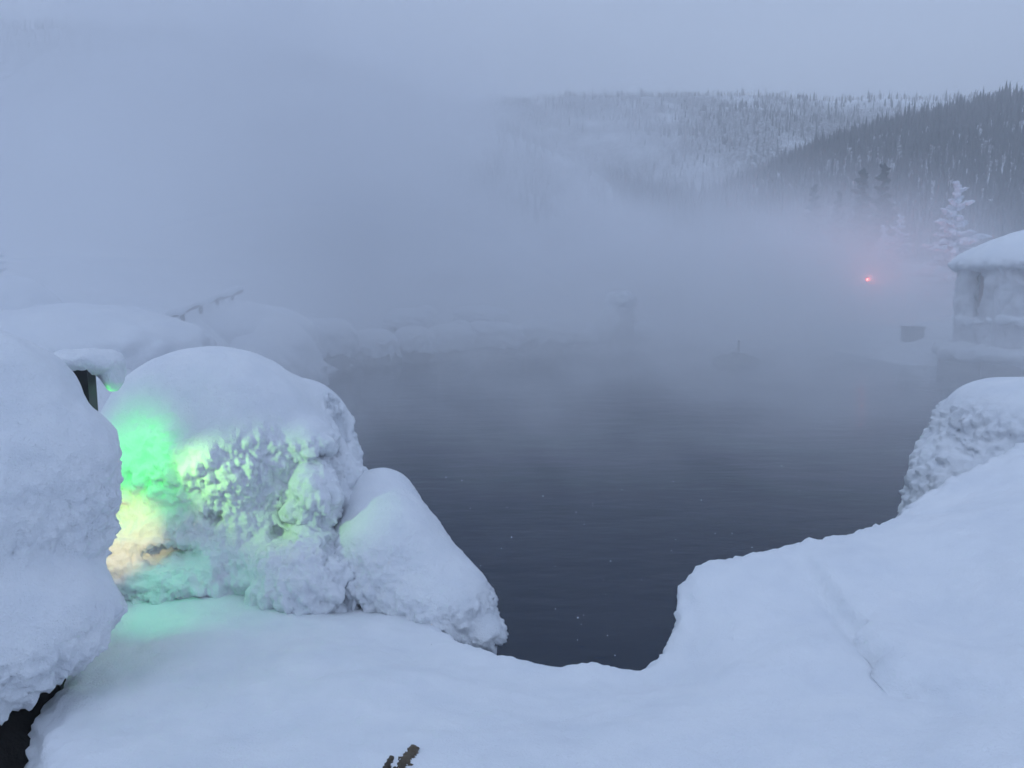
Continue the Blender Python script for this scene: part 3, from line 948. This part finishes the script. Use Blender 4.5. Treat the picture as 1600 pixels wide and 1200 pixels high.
# ------------------------------------------------------------------ trees
def spruce(px, py_top, py_base, Y, spread, label, seed, frost=True, n_whorl=14):
    r_ = random.Random(seed)
    top, base = W(px, py_top, Y), W(px, py_base, Y)
    base[2] = min(float(ground_h(np.array([base[0]]), np.array([base[1]]))[0]), top[2] - 2.0) - .1
    H = top[2] - base[2]
    root = empty('frosted_spruce' if frost else 'dark_spruce', base)
    tag(root, label, 'tree')
    lean = (r_.uniform(-.05, .05) * H * .2, 0)
    def axis(t): return np.array((base[0] + lean[0] * t, base[1], base[2] + H * t))
    m = MB(); m.tube([axis(0) - (0, 0, .6), axis(.5), axis(.985)], [.05 * H * .35, .03 * H * .35, .006 * H], 7); m.build('trunk', M['frost_tree'] if frost else M['bark'], root)
    m = MB()
    def puff(p, d, L, w):
        """one bough: a drooping spindle of clotted needles and frost"""
        d = Vector(d).normalized()
        pts, rad = [], []
        n = 6
        for k in range(n + 1):
            u = k / n
            q = Vector(p) + d * L * u + Vector((0, 0, -.22 * L * u * u + .05 * L * u ** 3))
            pts.append(q + Vector((r_.uniform(-1, 1), r_.uniform(-1, 1), r_.uniform(-1, 1))) * w * .35)
            rad.append(max(.012, w * (0.35 + .9 * math.sin(math.pi * min(1, u * .9 + .12))) * r_.uniform(.65, 1.3)))
        rad[-1] *= .35
        m.tube(pts, rad, 5)
        for k in range(2, n):
            for sgn in (-1, 1):
                side = d.cross(Vector((0, 0, 1))).normalized() * sgn + d * .7 + Vector((0, 0, r_.uniform(-.4, .1)))
                side.normalize()
                l2 = L * .30 * (1 - k / n) * 1.6 * r_.uniform(.5, 1.2)
                m.tube([pts[k], pts[k] + side * l2 * .6, pts[k] + side * l2 + Vector((0, 0, -.1 * l2))], [w * .6, w * .7 * r_.uniform(.6, 1.2), w * .2], 4)
    for i in range(n_whorl):
        t = .06 + .90 * (i / (n_whorl - 1)) ** .9
        prof = (1 - t) ** .85 * spread + .035
        nb = 8 if t < .7 else 6
        a0 = r_.uniform(0, 6.28)
        for b in range(nb):
            if r_.random() < .22: continue
            a = a0 + 6.283 * b / nb + r_.uniform(-.35, .35)
            L = H * prof * r_.uniform(.35, 1.25)
            puff(axis(t) + (0, 0, r_.uniform(-.03, .03) * H), (math.cos(a), math.sin(a), .10 + .6 * t * t), L, (.010 + .022 * prof / spread) * H * (.98 if frost else .85))
    m.tube([axis(.93), axis(.97) + np.array((.01 * H, 0, 0)), axis(1.0)], [.012 * H, .016 * H, .004 * H], 5)
    m.build('crown', M['frost_tree'] if frost else M['needle'], root, False)
    return root
spruce(1487, 283, 420, 36.0, .36, 'tall frosted white spruce above the gazebo roof', 3)
spruce(1400, 336, 435, 40.0, .30, 'smaller pale frosted spruce left of the tall one', 5)
spruce(1376, 352, 440, 44.0, .22, 'faintest frosted spruce, just left of the smaller pale one', 8)
spruce(1545, 375, 450, 38.0, .5, 'low frosted spruce half hidden behind the gazebo roof', 9, n_whorl=9)
spruce(-6, 355, 500, 17.0, .26, 'frosted spruce cut off by the left edge above the snow mound', 12)
for i, (px, pt, pb, Y, sp_) in enumerate([(1372, 255, 420, 120, .17), (1342, 262, 420, 118, .16), (1268, 290, 420, 110, .2), (1306, 300, 420, 105, .2), (870, 350, 450, 75, .3), (60, 330, 500, 70, .3)]):
    spruce(px, pt, pb, Y, sp_, ['tallest dark spruce on the slope left of the frosted spruces', 'dark spruce just left of the tallest dark one', 'leftmost dark spruce fading into the steam below the ridge',
           'dark spruce between the leftmost and the tallest dark ones', 'dark spruce showing faintly through the steam above the capped pillar', 'dark spruce fading in the steam at far left'][i], 30 + i, frost=False, n_whorl=18)

def forest():
    """the woods on the hillsides, one mass of spruces and bare birches"""
    def cone(h, w, n=4):
        v, f = [], []
        lv = [(0.0, .10), (.12, 1.0), (.45, .45), (.48, .70), (1.0, .02)]
        for z, r in lv:
            for k in range(n):
                a = 6.283 * k / n + z * 3
                v.append((r * w * math.cos(a), r * w * math.sin(a), z * h))
        for i in range(len(lv) - 1):
            for k in range(n):
                f.append((i * n + k, i * n + (k + 1) % n, (i + 1) * n + (k + 1) % n, (i + 1) * n + k))
        return np.array(v), np.array(f)
    def bare(h, n=6, seed=0):
        r_ = np.random.default_rng(seed); v, f = [], []
        def quad(p, q, w0, w1):
            o = len(v); d = r_.normal(size=2); d /= np.linalg.norm(d); d3 = np.array((d[0], d[1], 0))
            e3 = np.array((-d[1], d[0], 0)) * .8
            for b, w in ((p, w0), (q, w1)):
                v.extend([b + d3 * w, b - d3 * .5 * w + e3 * w, b - d3 * .5 * w - e3 * w])
            for k in range(3): f.append((o + k, o + (k + 1) % 3, o + 3 + (k + 1) % 3, o + 3 + k))
        quad(np.zeros(3), np.array((0, 0, h)), .12, .03)
        for k in range(n):
            z = h * r_.uniform(.3, .92); a = r_.uniform(0, 6.28); L = h * .2 * r_.uniform(.6, 1.3)
            quad(np.array((0, 0, z)), np.array((math.cos(a) * L * .55, math.sin(a) * L * .55, z + L)), .09, .05)
        return np.array(v), np.array(f)
    def scatter(name, shapes, pts, hs, m, label):
        VV, FF, o = [], [], 0
        rr = np.random.default_rng(5)
        for (x, y, z), s in zip(pts, hs):
            v, f = shapes[rr.integers(len(shapes))]
            a = rr.uniform(0, 6.28)
            s = s * .82
            v2 = v * np.array((s * rr.uniform(.8, 1.25),) * 2 + (s,))
            c_, s_ = math.cos(a), math.sin(a)
            VV.append(np.stack([v2[:, 0] * c_ - v2[:, 1] * s_ + x, v2[:, 0] * s_ + v2[:, 1] * c_ + y, v2[:, 2] + z - .4], 1)); FF.append(f + o); o += len(v)
        ob = link(name, mesh_from(name, np.concatenate(VV), np.concatenate(FF), False), m)
        tag(ob, label, 'forest', kind='stuff')
    n = 140000
    th = rng.uniform(R(-36), R(37), n); r = 120 + 560 * rng.uniform(0, 1, n) ** .8
    X, Y = r * np.sin(th), r * np.cos(th)
    P = np.stack([X, Y, np.zeros(n)], 1)
    z = ground_h(X, Y)
    d = pnoise(P, 1 / 45.0, 50) + .5 * pnoise(P, 1 / 15.0, 51)
    onhill = z > 6
    spur = (X > 40) & (Y < 400)
    clear = sstep(.15, -.35, d)                                       # open snowy clearings on the far face
    clear = np.maximum(clear, np.exp(-((X - 268) / 62) ** 2 - ((Y - 575) / 45) ** 2 * 1.0) * 1.12)
    keep = onhill & (rng.uniform(0, 1, n) < np.where(spur, .66, np.where(X < 0, .55, .40)) * (1 - .85 * clear * (~spur)))
    X, Y, z, d, spur = X[keep], Y[keep], z[keep], d[keep], spur[keep]
    con = rng.uniform(0, 1, len(X)) < np.where(spur, .50, .25)
    hs = rng.uniform(.7, 1.2, len(X)) * (1 + .5 * rng.uniform(0, 1, len(X)) ** 4) * np.where(spur, 1.2, .95)
    cones = [cone(5.2, .62), cone(4.4, .7), cone(6.6, .68)]
    bares = [bare(4.6, 6, 1), bare(4.0, 6, 2), bare(5.6, 7, 3)]
    pts = np.stack([X, Y, z], 1)
    ci = np.where(con)[0][:14000]; bi = np.where(~con)[0][:17000]
    scatter('spruce_forest', cones, pts[ci], hs[ci], M['forest'], 'dark spruce woods covering the hillsides')
    scatter('bare_forest', bares, pts[bi], hs[bi], M['twig'], 'bare grey birch woods covering the hillsides')
forest()

# ------------------------------------------------------------------ drifting ice crystals over the near water
def crystals():
    m = MB()
    r_ = random.Random(2)
    for _ in range(70):
        y = r_.uniform(3.0, 8.0); p = W(r_.uniform(620, 1250), r_.uniform(720, 1040), y)
        s = r_.uniform(.0015, .0032)
        if p[2] < .05: continue
        v = [p + np.array(q) * s for q in ((1, 0, 0), (-.5, .8, 0), (-.5, -.8, 0), (0, 0, 1.1), (0, 0, -1.1))]
        m.add(v, [(0, 1, 3), (1, 2, 3), (2, 0, 3), (1, 0, 4), (2, 1, 4), (0, 2, 4)])
    o = m.build('snow_flakes', M['snow'])
    tag(o, 'tiny snow flakes drifting over the dark water', 'snow', kind='stuff')
crystals()

# ------------------------------------------------------------------ air: even haze, and the steam off the hot pool
def vol_mat(name, col):
    m = bpy.data.materials.new(name)
    m.use_nodes = True
    t = m.node_tree
    t.nodes.clear()
    o = t.nodes.new('ShaderNodeOutputMaterial')
    v = t.nodes.new('ShaderNodeVolumePrincipled')
    v.inputs['Color'].default_value = (*col, 1)
    v.inputs['Anisotropy'].default_value = 0.0
    t.links.new(v.outputs[0], o.inputs['Volume'])
    return m, t, v
HAZE = 0.0016
m, t, v = vol_mat('haze', (.97, .98, .99))
v.inputs['Density'].default_value = HAZE
b = MB(); b.box((0, 200, 118), (3300, 3300, 246))
tag(b.build('haze', m), 'thin even winter haze over the whole valley', 'haze', kind='stuff')

def steam():
    m, t, v = vol_mat('steam', (.915, .925, .945))
    L = t.links
    def math_(op, a, b=None, clamp=False):
        n = t.nodes.new('ShaderNodeMath'); n.operation = op; n.use_clamp = clamp
        for k, x in enumerate((a, b)):
            if x is None: continue
            if isinstance(x, (int, float)): n.inputs[k].default_value = x
            else: L.new(x, n.inputs[k])
        return n.outputs[0]
    def rng_(x, a, b, c=0.0, d=1.0):
        n = t.nodes.new('ShaderNodeMapRange'); n.interpolation_type = 'SMOOTHSTEP'
        for k, s in ((1, a), (2, b), (3, c), (4, d)): n.inputs[k].default_value = s
        L.new(x, n.inputs[0]); return n.outputs[0]
    co = coords(t)
    sp = t.nodes.new('ShaderNodeSeparateXYZ'); L.new(co, sp.inputs[0])
    x, y, z = sp.outputs
    mp = t.nodes.new('ShaderNodeMapping'); mp.inputs['Scale'].default_value = (1, .8, 1.15); mp.inputs['Rotation'].default_value = (0, R(25), 0)
    L.new(co, mp.inputs['Vector'])
    n1 = noise_node(t, .085, 4.0, .58, mp.outputs['Vector'])
    n1.inputs['Distortion'].default_value = .5
    nz = rng_(n1.outputs['Fac'], .40, .60)
    n2 = noise_node(t, .34, 3.0, .6, mp.outputs['Vector'])
    nf = rng_(n2.outputs['Fac'], .38, .62)
    # low sheet of mist lying on the water, deeper towards the far bank
    low = math_('MULTIPLY', rng_(z, .1, 4.2, 1, 0), rng_(y, 4.5, 14.0, 0, .70))
    low = math_('MULTIPLY', low, math_('ADD', math_('MULTIPLY', nf, 1.1), .45))
    low2 = math_('MULTIPLY', rng_(z, 1.5, 8.5, 1, 0), rng_(y, 23.0, 35.0, 0, 1.2))
    low2 = math_('MULTIPLY', low2, math_('ADD', math_('MULTIPLY', nz, .8), .4))
    low = math_('MULTIPLY', math_('ADD', low, low2), math_('MULTIPLY', rng_(x, 12, 22, 1, .32), rng_(y, 44, 60, 1, 0)))
    bankl = math_('MULTIPLY', math_('MULTIPLY', rng_(x, -3.5, -7.5, 0, 1.3), rng_(z, 1.0, 9.0, 1, 0)), rng_(y, 8.5, 15.0, 0, 1))
    bankl = math_('MULTIPLY', math_('MULTIPLY', bankl, rng_(y, 30, 44, 1, 0)), math_('ADD', math_('MULTIPLY', nf, .7), .5))
    low = math_('ADD', low, bankl)
    # the bank of steam: leans up and away to the left, thinning out to the right
    lean = math_('ADD', x, math_('MULTIPLY', z, 1.45))
    side = rng_(lean, 7.0, 24.0, 1, 0)
    hz = rng_(z, 4.0, 23.5, 1, 0)
    dep = math_('MULTIPLY', rng_(y, 20, 33, 0, 1), rng_(y, 50, 62, 1, 0))
    left = rng_(x, -46, -36, 0, 1)
    bank = math_('MULTIPLY', math_('MULTIPLY', side, hz), math_('MULTIPLY', dep, left))
    bank = math_('MULTIPLY', bank, math_('ADD', math_('MULTIPLY', math_('MULTIPLY', nz, math_('ADD', math_('MULTIPLY', nf, .7), .5)), 1.0), .06))
    den = math_('ADD', math_('MULTIPLY', bank, STEAM_BANK), math_('MULTIPLY', low, STEAM_LOW))
    L.new(den, v.inputs['Density'])
    b = MB(); b.box((-11, 33.5, 12.1), (72, 58, 24.1))
    tag(b.build('steam', m), 'pale steam rising off the hot pool and drifting left', 'steam', kind='stuff')
STEAM_BANK, STEAM_LOW = .31, .185
steam()
